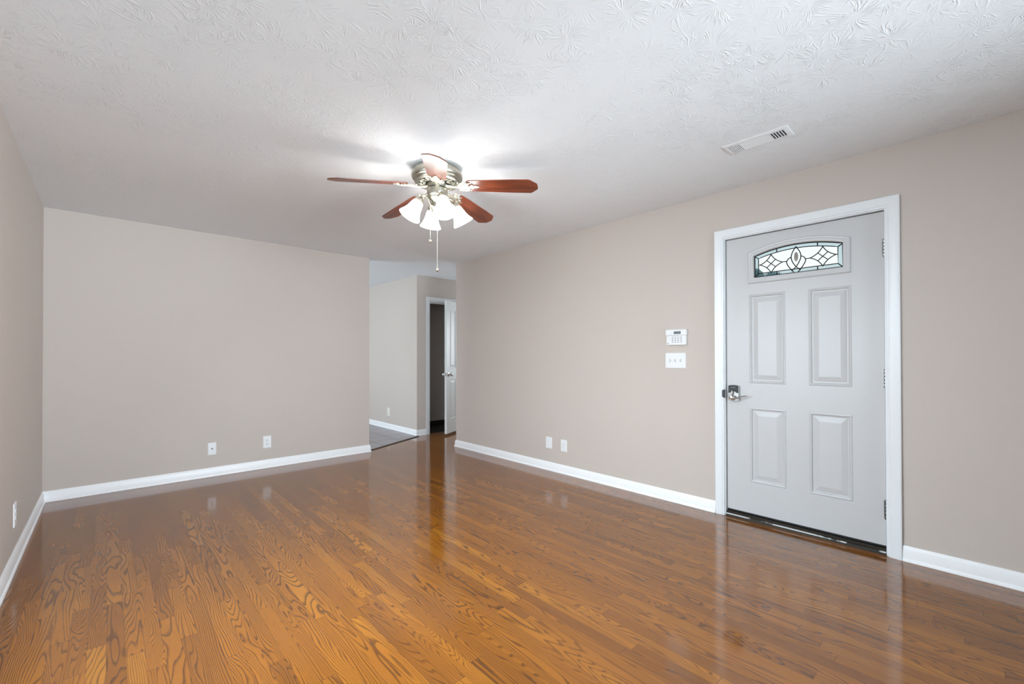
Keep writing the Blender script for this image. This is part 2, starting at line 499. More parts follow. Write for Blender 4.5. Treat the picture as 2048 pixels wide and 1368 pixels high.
# left wall with two window openings (living room and kitchen)
mb = MB()
a0, a1, b0, b1 = WIN1; c0, c1, d0, d1 = WIN3
for (y0, y1, z0, z1) in ((YF - WT, a0, 0, HC), (a0, a1, 0, b0), (a0, a1, b1, HC), (a1, c0, 0, HC), (c0, c1, 0, d0), (c0, c1, d1, HC), (c1, Y_END + WT, 0, HC)):
    mb.box(XL - WT, XL, y0, y1, z0, z1)
struct(mb.build('wall_left', M['wall']), 'beige side wall with one low outlet', 'wall')
mb = MB().box(XL, XB, YB, YB + WT, 0, HC)
struct(mb.build('wall_back', M['wall']), 'beige back wall ending at the opening to the hall', 'wall')
# right wall with the entrance door opening
DY0, DY1, DZ = 0.4165, 1.3555, 2.072
mb = MB()
a0, a1, b0, b1 = WIN2
mb.box(XR, XR + WT, DY1 + 0.012, YR, 0, HC).box(XR, XR + WT, YF - WT, a0, 0, HC).box(XR, XR + WT, a1, DY0 - 0.012, 0, HC)
mb.box(XR, XR + WT, a0, a1, 0, b0).box(XR, XR + WT, a0, a1, b1, HC).box(XR, XR + WT, DY0 - 0.012, DY1 + 0.012, DZ + 0.012, HC)
struct(mb.build('wall_right', M['wall']), 'long beige wall holding the white entrance door', 'wall')
mb = MB().box(XR + WT, X_END, YR - WT, YR, 0, HC)
struct(mb.build('wall_hall', M['wall']), 'beige hall wall behind the end of the entrance wall', 'wall')
a0, a1, b0, b1 = ADDED_WIN4
mb = MB().box(X_END, X_END + WT, YR - WT, a0, 0, HC).box(X_END, X_END + WT, a1, 7.0, 0, HC).box(X_END, X_END + WT, a0, a1, 0, b0).box(X_END, X_END + WT, a0, a1, b1, HC)
struct(mb.build('wall_hall_end', M['wall']), 'beige wall closing the far end of the hall', 'wall')
# wall behind the camera
a0, a1, b0, b1 = WIN5
mb = MB().box(XL, a0, YF - WT, YF, 0, HC).box(a1, XR, YF - WT, YF, 0, HC).box(a0, a1, YF - WT, YF, 0, b0).box(a0, a1, YF - WT, YF, b1, HC)
struct(mb.build('wall_front', M['wall']), 'beige wall behind the viewer', 'wall')
# kitchen side of the opening
mb = MB().box(XH, XH + WT, YH, Y_END, 0, HC)
struct(mb.build('wall_kitchen', M['wall']), 'beige wall beyond the opening beside the tile floor', 'wall')
mb = MB().box(XL, XH + WT, Y_END, Y_END + WT, 0, HC)
struct(mb.build('wall_kitchen_end', M['wall']), 'beige far wall of the tiled room', 'wall')
# closet front wall with its door opening, closet interior
CX0, CX1, CZ = 3.611, 4.325, 2.066
mb = MB().box(XH + WT, CX0, YH, YH + WT, 0, HC).box(CX1, X_END, YH, YH + WT, 0, HC).box(CX0, CX1, YH, YH + WT, CZ, HC)
struct(mb.build('wall_closet', M['wall']), 'beige wall around the half-open closet door', 'wall')
mb = MB().box(XH + WT, X_END, 6.62, 6.62 + WT, 0, HC)
struct(mb.build('wall_closet_back', M['wall']), 'shaded beige wall inside the closet', 'wall')
mb = MB().box(4.75, 4.75 + WT, YH + WT, 6.62, 0, HC)
struct(mb.build('wall_closet_side', M['wall']), 'shaded side wall inside the closet', 'wall')

# baseboards
BP = [(0, 0), (0.021, 0), (0.021, 0.008), (0.017, 0.015), (0.0135, 0.019), (0.0135, 0.058), (0.011, 0.066), (0.0105, 0.073), (0.005, 0.083), (0.004, 0.087), (0, 0.087)]


def baseboard(name, path, label):
    o = sweep(MB(), path, BP).build(name, M['base_trim'], smooth=30)
    return struct(o, label, 'baseboard')


baseboard('baseboard_left', [(XL, YB), (XL, YF)], 'white baseboard along the side wall below the lone outlet')
baseboard('baseboard_back', [(XB, YB + WT), (XB, YB), (XL, YB)], 'white baseboard along the back wall')
baseboard('baseboard_right', [(XR, 1.428), (XR, YR), (XR + 0.3, YR)], 'white baseboard from the hall corner to the entrance door casing')
baseboard('baseboard_entry', [(XR, YF), (XR, 0.342)], 'white baseboard on the hinge side of the entrance door')
baseboard('baseboard_hall', [(3.553, YH), (XH, YH), (XH, Y_END)], 'white baseboard in the hall beside the grey tile floor')
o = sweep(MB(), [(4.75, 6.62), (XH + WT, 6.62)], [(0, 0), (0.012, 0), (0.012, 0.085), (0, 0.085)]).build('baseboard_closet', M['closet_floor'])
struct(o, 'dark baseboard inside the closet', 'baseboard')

# dark reducer strip between oak and tile, running diagonally
A = Vector((XB + 0.02, 5.4065)); B = Vector((XH - 0.018, 5.874)); dv = (B - A).normalized(); nv = Vector((-dv.y, dv.x))
mb = MB(); rings = []
for p in (A, B):
    rings.append([(p.x + nv.x * o_, p.y + nv.y * o_, z_) for o_, z_ in ((-0.019, 0.0), (-0.013, 0.007), (0.0, 0.011), (0.014, 0.010), (0.02, 0.003), (0.02, 0))])
mb.grid(rings, True, (True, True))
struct(mb.build('trim_3', M['dark_wood'], smooth=40), 'dark brown strip where the oak floor meets the grey tile', 'floor trim')


# ------------------------------------------------------------------ door casings
def casing(mb, x0, x1, ztop, wid, y_front, prof, zbot=0.0):
    """U-shaped casing in the XZ plane: inner edges x0, x1, inner top ztop; y_front = wall face; profile = (across from inner edge, out)."""
    rings = []
    for (x, z, sx, sz) in ((x0, zbot, -1, 0), (x0, ztop, -1, 1), (x1, ztop, 1, 1), (x1, zbot, 1, 0)):
        rings.append([(x + sx * a * wid, y_front - o_, z + sz * a * wid) for a, o_ in prof])
    mb.grid(rings, True, (True, True))
    return mb


CPROF = [(0, 0), (0, 0.010), (0.06, 0.012), (0.16, 0.0125), (0.20, 0.0155), (0.55, 0.0165), (0.80, 0.0205), (0.95, 0.0205), (1.0, 0.018), (1.0, 0)]
# local frame of the entrance door: x to the viewer's right (world -y), -y towards the room
DC = 0.886
tr1 = thing('trim_1', 'white moulded casing around the entrance door', 'door casing', (XR, DC, 0), -pi / 2, kind='structure')
casing(MB(), -(1.362 - DC), DC - 0.4065, 2.079, 0.0635, 0.0, CPROF).build('casing', M['trim'], tr1, smooth=30)
mb = MB()
JX0, JX1 = -(DY1 - DC), DC - DY0
mb.box(JX0 - 0.012, JX0, 0.0, WT, 0, DZ + 0.012).box(JX1, JX1 + 0.012, 0.0, WT, 0, DZ + 0.012).box(JX0, JX1, 0.0, WT, DZ, DZ + 0.012)
mb.box(JX0, JX0 + 0.014, 0.074, WT, 0, DZ).box(JX1 - 0.014, JX1, 0.074, WT, 0, DZ).box(JX0 + 0.014, JX1 - 0.014, 0.074, WT, DZ - 0.014, DZ)
mb.build('jamb', M['trim'], tr1)
mb = MB()
mb.box(JX0, JX0 + 0.006, 0.030, 0.0735, 0.05, DZ).box(JX1 - 0.006, JX1, 0.030, 0.0735, 0.05, DZ).box(JX0, JX1, 0.030, 0.0735, DZ - 0.007, DZ)
wst = mb.build('weatherstrip', M['rubber'], tr1); wst['label'] = 'black weatherstrip in the door gap'
mb = MB()
pts = [(JX0 - 0.0075 - 0.0145 * cos(a), 0.912 + 0.030 * sin(a)) for a in [radians(-90 + 15 * k) for k in range(13)]]
mb.prism(pts + [(JX0 + 0.002, 0.942), (JX0 + 0.002, 0.882)], -0.0145, -0.006, 'XZ')
sp = mb.build('strike_plate', M['dark_steel'], tr1); sp['label'] = 'dark metal strike plate'

tr4 = thing('trim_4', 'white casing around the closet doorway in the hall', 'door casing', ((CX0 + CX1) / 2, YH, 0), 0, kind='structure')
hw = (CX1 - CX0) / 2
casing(MB(), -hw, hw, CZ, 0.056, 0.0, CPROF).build('casing', M['trim'], tr4, smooth=30)
mb = MB().box(-hw - 0.001, -hw + 0.012, -0.002, WT, 0, CZ).box(hw - 0.012, hw + 0.001, -0.002, WT, 0, CZ).box(-hw, hw, -0.002, WT, CZ - 0.012, CZ)
mb.box(-hw + 0.012, -hw + 0.022, 0.045, WT, 0, CZ - 0.012).box(-hw + 0.012, hw - 0.012, 0.045, WT, CZ - 0.03, CZ - 0.012)
mb.build('jamb', M['trim'], tr4)

# sill under the entrance door
tr2 = thing('trim_2', 'dark bronze door sill with scuffed white edge under the entrance door', 'door sill', (XR, DC, 0), -pi / 2, kind='structure')
mb = MB()
prof = [(-0.004, 0), (-0.004, 0.018), (0.010, 0.022), (0.022, 0.034), (0.05, 0.038), (WT, 0.036), (WT, 0)]
mb.grid([[(x_, a, b) for a, b in prof] for x_ in (JX0 + 0.0005, JX1 - 0.0005)], True, (True, True))
mb.build('sill_plate', M['bronze'], tr2, smooth=25)
mb = MB()
mb.grid([[(x_, a, b) for a, b in ((-0.0055, 0.0135), (-0.0055, 0.019), (0.002, 0.0205), (0.002, 0.0135))] for x_ in (JX0 + 0.002, JX1 - 0.002)], True, (True, True))
we = mb.build('worn_edge', M['worn'], tr2); we['label'] = 'scuffed edge with flaking white paint'

# ------------------------------------------------------------------ entrance door
D1 = thing('door_1', 'white four-panel entrance door with arched leaded-glass light', 'door', (3.400, DC, 0), -pi / 2, kind='structure')
LX0, LX1, LZ0, LZ1, LT = -(1.3515 - DC), DC - 0.4205, 0.050, 2.067, 0.044
PANX = ((-0.304, -0.068), (0.070, 0.305)); PANZ = ((0.277, 0.821), (0.997, 1.641))
PPROF = [(0, 0), (0.003, -0.0035), (0.009, -0.0045), (0.015, -0.002), (0.019, 0.0055), (0.026, 0.006), (0.056, -0.0005), (0.060, -0.001)]


def arch(x0, x1, z0, zs, rise, n=24):
    """CCW contour: bottom edge, then up the right side, arched top back to the left."""
    c = (x0 + x1) / 2; hw_ = (x1 - x0) / 2; R = (hw_ ** 2 + rise ** 2) / (2 * rise); zc = zs + rise - R
    th = math.asin(hw_ / R)
    return [(x0, z0), (x1, z0)] + [(c + R * sin(th - 2 * th * i / n), zc + R * cos(th - 2 * th * i / n)) for i in range(n + 1)]




def lite(d, x0=-0.310, x1=0.303, z0=1.720, zs=1.946, rise=0.055):
    """The arched contour inset by d, its top kept concentric."""
    c = (x0 + x1) / 2; hw_ = (x1 - x0) / 2; R = (hw_ ** 2 + rise ** 2) / (2 * rise); zc = zs + rise - R
    sh_ = zc + math.sqrt((R - d) ** 2 - (hw_ - d) ** 2)
    return arch(c - hw_ + d, c + hw_ - d, z0 + d, sh_, zc + R - d - sh_)


LITE = lite(0)
GLZ = lite(0.042)


def panel(mb, x0, x1, z0, z1, prof):
    loops = []
    for d, yy in prof:
        loops.append([(x0 + d, yy, z0 + d), (x1 - d, yy, z0 + d), (x1 - d, yy, z1 - d), (x0 + d, yy, z1 - d)])
    mb.loops(loops, True)


mb = MB()


def face(x0, x1, z0, z1, y=0.0):
    mb.bm.faces.new([mb.bm.verts.new(p) for p in ((x0, y, z0), (x1, y, z0), (x1, y, z1), (x0, y, z1))])


xs = [LX0, PANX[0][0], PANX[0][1], PANX[1][0], PANX[1][1], LX1]
zs = [LZ0, PANZ[0][0], PANZ[0][1], PANZ[1][0], PANZ[1][1], 1.69]
for i in range(5):
    for j in range(5):
        if i in (1, 3) and j in (1, 3): panel(mb, xs[i], xs[i + 1], zs[j], zs[j + 1], PPROF)
        else: face(xs[i], xs[i + 1], zs[j], zs[j + 1])
hx0, hx1 = -0.29, 0.283
face(LX0, hx0, 1.69, LZ1); face(hx1, LX1, 1.69, LZ1)
hole = arch(hx0, hx1, 1.74, 1.922, 0.055)
face(hx0, hx1, 1.69, 1.74)
top = hole[2:]
for p, q in zip(top, top[1:]):
    mb.bm.faces.new([mb.bm.verts.new(v) for v in ((q[0], 0, q[1]), (p[0], 0, p[1]), (p[0], 0, LZ1), (q[0], 0, LZ1))])
mb.grid([[(p[0], yy, p[1]) for p in hole] for yy in (0.0, LT)], True)
# edges and back of the leaf
for (p, q) in (((LX0, LZ0), (LX1, LZ0)), ((LX1, LZ0), (LX1, LZ1)), ((LX1, LZ1), (LX0, LZ1)), ((LX0, LZ1), (LX0, LZ0))):
    mb.bm.faces.new([mb.bm.verts.new(v) for v in ((p[0], 0, p[1]), (q[0], 0, q[1]), (q[0], LT, q[1]), (p[0], LT, p[1]))])
face(LX0, LX1, LZ0, 1.74, LT); face(LX0, hx0, 1.74, LZ1, LT); face(hx1, LX1, 1.74, LZ1, LT)
for p, q in zip(top, top[1:]):
    mb.bm.faces.new([mb.bm.verts.new(v) for v in ((q[0], LT, q[1]), (p[0], LT, p[1]), (p[0], LT, LZ1), (q[0], LT, LZ1))])
mb.build('door_leaf', M['door'], D1)
# raised frame round the glass
mb = MB()
FP = [(0, 0.0), (0.002, -0.009), (0.008, -0.012), (0.014, -0.0105), (0.020, -0.0105), (0.024, -0.013), (0.036, -0.012), (0.041, -0.007), (0.042, 0.012)]
mb.loops([[(p[0], yy, p[1]) for p in lite(d)] for d, yy in FP])
mb.build('light_frame', M['door'], D1, smooth=35)
# glass: clear centre and tinted border
INB = lite(0.069)
mb = MB()
mb.loops([[(p[0], 0.010, p[1]) for p in INB], [(p[0], 0.014, p[1]) for p in INB]], True)
mb.bm.faces.new([mb.bm.verts.new((p[0], 0.010, p[1])) for p in INB])
mb.build('glass_pane', M['art_glass'], D1)
mb = MB()
OB = lite(0.038)
mb.loops([[(p[0], 0.010, p[1]) for p in OB], [(p[0], 0.010, p[1]) for p in INB], [(p[0], 0.014, p[1]) for p in INB], [(p[0], 0.014, p[1]) for p in OB], [(p[0], 0.010, p[1]) for p in OB]])
bg = mb.build('border_glass', M['border_glass'], D1); bg['label'] = 'blue-green tinted border glass'
# lead cames
mb = MB()
CY = 0.008


def came(pts, r=0.0035, closed=False):
    if closed: pts = list(pts) + [pts[0]]
    mb.tube([(p[0], CY, p[1]) for p in pts], r, 6)


def top_of(c, x):
    best = None
    for p, q in zip(c[2:], c[3:]):
        if min(p[0], q[0]) - 1e-6 <= x <= max(p[0], q[0]) + 1e-6:
            t_ = (x - p[0]) / (q[0] - p[0]) if abs(q[0] - p[0]) > 1e-9 else 0
            best = p[1] + t_ * (q[1] - p[1])
    return best


came(lite(0.044), 0.0039, True); came(INB, 0.0032, True)
for k in (0, 1, 2, len(GLZ) - 1): came([GLZ[k], INB[k]])
for xx in (-0.122, 0.122):
    came([(xx, GLZ[0][1]), (xx, INB[0][1])]); came([(xx, top_of(GLZ, xx)), (xx, top_of(INB, xx))])
zc = 1.849; gx0, gx1 = INB[0][0], INB[1][0]; gz0 = INB[0][1]


def arc_in(a, b, c, n=8):
    """Concave side of a star: from a to b bowed towards c."""
    a, b, c = Vector(a), Vector(b), Vector(c); m = (a + b) / 2 + (c - (a + b) / 2) * 0.42
    return [tuple(a * (1 - u) ** 2 + m * 2 * u * (1 - u) + b * u ** 2) for u in [i / n for i in range(n + 1)]]


for s_ in (-1, 1):
    cx = -0.0035 + s_ * 0.155; hw_, hh = 0.072, 0.066
    T, Bm, Lf, Rt = (cx, zc + hh), (cx, zc - hh), (cx - hw_, zc), (cx + hw_, zc)
    mids = []
    for a, b in ((T, Rt), (Rt, Bm), (Bm, Lf), (Lf, T)):
        pts = arc_in(a, b, (cx, zc)); came(pts, 0.0032); mids.append(pts[4])
    came([mids[0], mids[2]], 0.0030); came([mids[1], mids[3]], 0.0030)
    came([T, (cx, top_of(INB, cx))], 0.0032); came([Bm, (cx, gz0)], 0.0032)
    if s_ < 0: came([Lf, (gx0, zc)], 0.0032); came([Rt, (-0.0595, zc)], 0.0032)
    else: came([Rt, (gx1, zc)], 0.0032); came([Lf, (0.0525, zc)], 0.0032)
cx = -0.0035
for s_ in (-1, 1):
    came([(cx + s_ * 0.029 * sin(pi * u), 1.942 - 0.139 * u) for u in [i / 14 for i in range(15)]], 0.0033)
    came([(cx + s_ * (0.026 + 0.031 * sin(u)), 1.872 - 0.034 * (1 - cos(u))) for u in [radians(9 * i) for i in range(11)]], 0.0033)
    came([(cx + s_ * (0.057 - 0.057 * u ** 1.35), 1.838 - 0.086 * u) for u in [i / 10 for i in range(11)]], 0.0033)
    came([(cx, 1.803), (cx + s_ * 0.028, 1.778)], 0.0033)
lc = mb.build('lead_came', M['lead'], D1); lc['label'] = 'black lead came pattern of two stars and a flame'
mb = MB().ball((cx, 0.011, 1.872), 0.0125, 16, (1, 0.3, 2.6))
jw = mb.build('glass_jewel', M['jewel'], D1, smooth=60); jw['label'] = 'oval glass jewel with a grey reflection put into its colour'
# sweep, hinges, lockset
mb = MB().box(LX0 + 0.002, LX1 - 0.002, 0.004, 0.04, 0.0395, LZ0 - 0.0005)
sw = mb.build('door_sweep', M['rubber'], D1); sw['label'] = 'black rubber sweep'
for (z0, z1, mt) in ((1.794, 1.898, 'steel'), (1.003, 1.108, 'steel'), (0.212, 0.322, 'steel_dark')):
    mb = MB(); hxx = LX1 + 0.002; n = 5
    for k in range(n):
        za = z0 + (z1 - z0) * k / n + 0.0006; zb = z0 + (z1 - z0) * (k + 1) / n - 0.0006
        mb.lathe([(0.0001, za), (0.0074, za), (0.0082, za + 0.001), (0.0082, zb - 0.001), (0.0074, zb), (0.0001, zb)], 14, Matrix.Translation((hxx, -0.0078, 0)))
    mb.ball((hxx, -0.0065, z0 - 0.001), 0.0055, 10); mb.ball((hxx, -0.0065, z1 + 0.001), 0.0055, 10)
    hg = mb.build('hinge', M[mt], D1, smooth=40)
    hp = MB().box(hxx - 0.011, hxx - 0.001, -0.0015, 0.0005, z0 + 0.001, z1 - 0.001).build('hinge_leaf', M[mt], hg)
    if mt == 'steel_dark': hg['label'] = 'dull grey bottom hinge'
lx, lz = -(1.297 - DC), 0.918


def plate_shape(w, h, rise, n=8):
    hw_ = w / 2
    pts = [(-hw_ + w * i / n, -h / 2 - rise * (1 - (2 * i / n - 1) ** 2)) for i in range(n + 1)]
    return pts + [(hw_ - w * i / n, h / 2 + rise * (1 - (1 - 2 * i / n) ** 2)) for i in range(n + 1)]


LK = bpy.data.objects.new('lockset', None); COL.objects.link(LK); LK.parent = D1; LK.location = (lx, 0, lz); LK['label'] = 'chrome and black lever lockset'
sh = plate_shape(0.078, 0.112, 0.006)
mb = MB(); mb.loops([[(p[0], yy, p[1]) for p in offset(sh, d)] for d, yy in ((0, 0), (0, -0.016), (0.004, -0.021))], True)
mb.build('escutcheon', M['chrome'], LK, smooth=30)
up = [(-0.0365, 0.002), (-0.022, 0.003), (-0.012, 0.010), (0, 0.013), (0.012, 0.010), (0.022, 0.003), (0.0365, 0.002)] + [p for p in offset(sh, 0.0030) if p[1] > 0.03]
mb = MB().prism(up, -0.0235, -0.0195, 'XZ')
mb.build('cover', M['black'], LK, bevel=0.001)
mb = MB(); mb.lathe([(0.0001, 0), (0.011, 0), (0.010, 0.008), (0.0001, 0.008)], 20, Matrix.Translation((-0.004, -0.021, 0.006)) @ Matrix.Rotation(pi / 2, 4, 'X'))
mb.prism([(-0.009, -0.006), (0.001, -0.006), (0.0, 0.020), (-0.008, 0.020)], -0.040, -0.026, 'XZ')
mb.build('thumb_turn', M['chrome'], LK, bevel=0.0012)
mb = MB()
mb.lathe([(0.0001, 0), (0.024, 0), (0.023, 0.008), (0.013, 0.014), (0.0115, 0.034), (0.014, 0.04), (0.012, 0.050), (0.0001, 0.052)], 24, Matrix.Translation((-0.002, -0.020, -0.030)) @ Matrix.Rotation(pi / 2, 4, 'X'))
pts = []; rr = []
for i in range(17):
    u = i / 16
    pts.append((-0.004 + 0.112 * u, -0.062 - 0.006 * sin(pi * u), -0.030 - 0.006 * sin(2 * pi * u * 0.9 + 0.1) + 0.014 * u * u))
    rr.append(0.0095 * (1 - u) + 0.0042 * u)
mb.tube(pts, rr, 10, True, 0.75)
mb.build('lever', M['chrome'], LK, smooth=40)
cu = bpy.data.curves.new('logo_text', 'FONT'); cu.body = 'SCHLAGE'; cu.size = 0.0068; cu.align_x = 'CENTER'; cu.align_y = 'CENTER'; cu.extrude = 0.0002
lo = bpy.data.objects.new('logo_text', cu); COL.objects.link(lo); lo.parent = LK; lo.location = (-0.002, -0.0238, 0.042); lo.rotation_euler = (pi / 2, 0, 0)
cu.materials.append(M['logo']); lo['label'] = 'silver lettering'

# ------------------------------------------------------------------ closet door, ajar
ANG = radians(29)
D2 = thing('door_2', 'white four-panel closet door standing half open in the hall', 'door', (CX1 - 0.013, YH - 0.004, 0), ANG, kind='structure')
CW, CT = CX1 - CX0 - 0.026, 0.035
mb = MB()
z0, z1 = 0.030, CZ - 0.016
px = ((-CW + 0.105, -CW / 2 - 0.04), (-CW / 2 + 0.04, -0.105)); pz = ((0.24, 0.85), (1.02, z1 - 0.12))
xs = [-CW, px[0][0], px[0][1], px[1][0], px[1][1], 0]; zs = [z0, pz[0][0], pz[0][1], pz[1][0], pz[1][1], z1]
for i in range(5):
    for j in range(5):
        if i in (1, 3) and j in (1, 3):
            loops = [[(xs[i] + d, yy, zs[j] + d), (xs[i + 1] - d, yy, zs[j] + d), (xs[i + 1] - d, yy, zs[j + 1] - d), (xs[i] + d, yy, zs[j + 1] - d)]
                     for d, yy in ((0, 0), (0.006, -0.003), (0.014, 0.006), (0.022, 0.0075), (0.048, 0.0015))]
            mb.loops(loops, True)
        else: face(xs[i], xs[i + 1], zs[j], zs[j + 1])
for (p, q) in (((-CW, z0), (0, z0)), ((0, z0), (0, z1)), ((0, z1), (-CW, z1)), ((-CW, z1), (-CW, z0))):
    mb.bm.faces.new([mb.bm.verts.new(v) for v in ((p[0], 0, p[1]), (q[0], 0, q[1]), (q[0], CT, q[1]), (p[0], CT, p[1]))])
face(-CW, 0, z0, z1, CT)
mb.build('door_leaf', M['closet_door'], D2)
for s_, y0 in ((-1, 0.0), (1, CT)):
    mb = MB(); mt = Matrix.Translation((-CW + 0.062, y0, 0.925)) @ Matrix.Rotation(-s_ * pi / 2, 4, 'X')
    mb.lathe([(0.0001, 0), (0.032, 0), (0.031, 0.006), (0.014, 0.010), (0.012, 0.030), (0.020, 0.036), (0.028, 0.046), (0.027, 0.058), (0.018, 0.066), (0.0001, 0.068)], 24, mt)
    mb.build('door_knob', M['chrome'], D2, smooth=40)
mb = MB().box(-CW - 0.0008, -CW + 0.001, 0.006, CT - 0.006, 0.90, 0.95)
mb.build('latch_plate', M['chrome'], D2)


# ------------------------------------------------------------------ wall plates
def plate(mb, w, h, t=0.006):
    hw_, hh = w / 2, h / 2
    b = [(-hw_, -hh), (hw_, -hh), (hw_, hh), (-hw_, hh)]
    mb.loops([[(p[0], yy, p[1]) for p in offset(b, d)] for d, yy in ((0, 0), (0, -t * 0.5), (0.003, -t))], True)
    return mb


def screws(par, pts, y):
    for (x_, z_) in pts:
        mb = MB(); mb.lathe([(0.0001, 0.0016), (0.002, 0.0014), (0.0032, 0.0)], 12, Matrix.Translation((x_, y, z_)) @ Matrix.Rotation(pi / 2, 4, 'X'))
        mb.build('screw', M['plate'], par, smooth=40)


def duplex(name, label, loc, rz, w=0.078, h=0.124, group=None, mat='plate', slots='plate_slot'):
    r = thing(name, label, 'outlet', loc, rz, group)
    plate(MB(), w, h).build('cover_plate', M[mat], r)
    for s_ in (-1, 1):
        pts = [(0.0165 * max(-0.82, min(0.82, cos(a))) / 0.82, s_ * 0.0195 + 0.0145 * sin(a)) for a in [2 * pi * k / 28 for k in range(28)]]
        q = MB().prism(pts, -0.0085, -0.0055, 'XZ').build('receptacle', M[mat], r, bevel=0.0006)
        mb = MB()
        for x_ in (-0.0065, 0.0065): mb.box(x_ - 0.0013, x_ + 0.0013, -0.0088, -0.008, s_ * 0.0195 - 0.001, s_ * 0.0195 + 0.008)
        mb.prism([(0.003 * cos(a), s_ * 0.0195 - 0.0075 + 0.003 * sin(a)) for a in [2 * pi * k / 12 for k in range(12)]], -0.0088, -0.008, 'XZ')
        mb.build('slot', M[slots], q)
    screws(r, [(0, 0)], -0.0058)
    return r


M['slot_light'] = plain('pale_slot', (188, 188, 190), 0.5)
duplex('wall_outlet', 'white duplex outlet low on the back wall beside the coaxial plate', (1.2535, YB, 0.277), 0, 0.078, 0.128)
duplex('wall_outlet', 'white duplex outlet low on the side wall near the room corner', (XL, 3.872, 0.287), pi / 2, 0.08, 0.135)
duplex('wall_outlet', 'white duplex outlet low on the entrance wall next to a blank plate', (XR, 2.9695, 0.2835), -pi / 2, 0.081, 0.118, slots='slot_light')
M['ivory'] = plain('ivory_plastic', (232, 228, 216), 0.35, grain=0.01)
duplex('wall_outlet', 'ivory duplex outlet in the hall above the tile floor', (XH, 6.868, 0.281), -pi / 2, 0.090, 0.130, mat='ivory', slots='slot_light')
r = thing('blank_plate', 'blank white wall plate beside the outlet on the entrance wall', 'wall plate', (XR, 3.179, 0.2865), -pi / 2)
plate(MB(), 0.085, 0.120).build('cover_plate', M['plate'], r)
screws(r, [(0, 0.041), (0, -0.041)], -0.0058)
r = thing('coaxial_plate', 'white cable jack plate with dark centre on the back wall', 'wall plate', (0.764, YB, 0.275), 0)
plate(MB(), 0.070, 0.122).build('cover_plate', M['plate'], r)
mb = MB(); mt = Matrix.Translation((0, -0.005, 0)) @ Matrix.Rotation(pi / 2, 4, 'X')
mb.lathe([(0.0085, 0), (0.0085, 0.003), (0.0055, 0.003), (0.0055, 0.010), (0.0035, 0.010), (0.0035, 0.004), (0.0001, 0.004)], 6, mt)
jk = mb.build('cable_jack', M['steel_dark'], r); jk['label'] = 'dark threaded jack'
screws(r, [(0, 0.041), (0, -0.041)], -0.0058)

# triple switch
r = thing('light_switch', 'white triple toggle switch plate below the alarm keypad', 'light switch', (XR, 1.753, 1.158), -pi / 2)
plate(MB(), 0.177, 0.126, 0.007).build('cover_plate', M['plate'], r)
for k, (x_, up_) in enumerate(((-0.046, -1), (0.0, 1), (0.046, 1))):
    q = MB().box(x_ - 0.0055, x_ + 0.0055, -0.0078, -0.006, -0.0125, 0.0125).build('toggle_slot', M['slot_light'], r)
    mb = MB()
    mb.grid([[(x_ - w_, y_, z_ - g_), (x_ + w_, y_, z_ - g_), (x_ + w_, y_, z_ + g_), (x_ - w_, y_, z_ + g_)] for w_, y_, z_, g_ in
             ((0.0042, -0.007, 0.0, 0.0075), (0.004, -0.013, up_ * 0.005, 0.006), (0.0036, -0.020, up_ * 0.010, 0.0035))], True, (True, True))
    mb.build('toggle', M['plate'], r, bevel=0.0008)
    screws(r, [(x_, 0.030), (x_, -0.030)], -0.0068)

# alarm keypad
r = thing('alarm_keypad', 'white alarm keypad with grey display above the triple switch', 'alarm keypad', (XR, 1.736, 1.348), -pi / 2)
MB().box(-0.084, 0.084, -0.024, 0, -0.062, 0.015).build('body', M['plate'], r, bevel=0.003)
MB().box(-0.089, 0.089, -0.030, 0, 0.0155, 0.063).build('upper_housing', M['plate'], r, bevel=0.004)
dp = MB().box(-0.016, 0.044, -0.0312, -0.029, 0.026, 0.048).build('display', M['lcd'], r, bevel=0.0006); dp['label'] = 'grey display'
for i in range(4):
    for j in range(4):
        x_ = -0.030 + i * 0.0245; z_ = 0.001 - j * 0.0135
        MB().box(x_ - 0.0065, x_ + 0.0065, -0.0262, -0.0238, z_ - 0.0028, z_ + 0.0028).build('key', M['key'], r, bevel=0.001)
mb = MB()
for k in range(2): mb.box(-0.076, -0.049, -0.0246, -0.0238, 0.0035 - k * 0.010, 0.0042 - k * 0.010)
mb.build('groove', M['slot_light'], r)
mb = MB().box(-0.076, -0.067, -0.0248, -0.0238, -0.053, -0.044)
mk = mb.build('emblem', M['key'], r); mk['label'] = 'small square grey emblem'

# ceiling register
r = thing('ceiling_vent', 'white ceiling air register between the fan and the entrance door', 'air vent', (2.724, 0.9045, HC), 0)
mb = MB(); b = [(-0.073, -0.173), (0.073, -0.173), (0.073, 0.173), (-0.073, 0.173)]
mb.loops([[(p[0], p[1], zz) for p in offset(b, d)] for d, zz in ((0, 0.0), (0, -0.003), (0.006, -0.006), (0.020, -0.008), (0.026, -0.007), (0.027, -0.001))])
mb.build('vent_frame', M['plate'], r, smooth=30)
MB().box(-0.048, 0.048, -0.148, 0.148, -0.0018, -0.0008).build('duct_opening', M['plate_slot'], r)
mb = MB()
for k in range(9):
    x_ = -0.046 + k * 0.0115
    mb.grid([[(x_ - 0.0055, y_, -0.0025), (x_ + 0.0068, y_, -0.0062), (x_ + 0.0068, y_, -0.0074), (x_ - 0.0055, y_, -0.0037)] for y_ in (-0.078, 0.082)], True, (True, True))
MBx = mb.build('louver', M['plate'], r); MBx['label'] = 'closed lengthwise louvers'
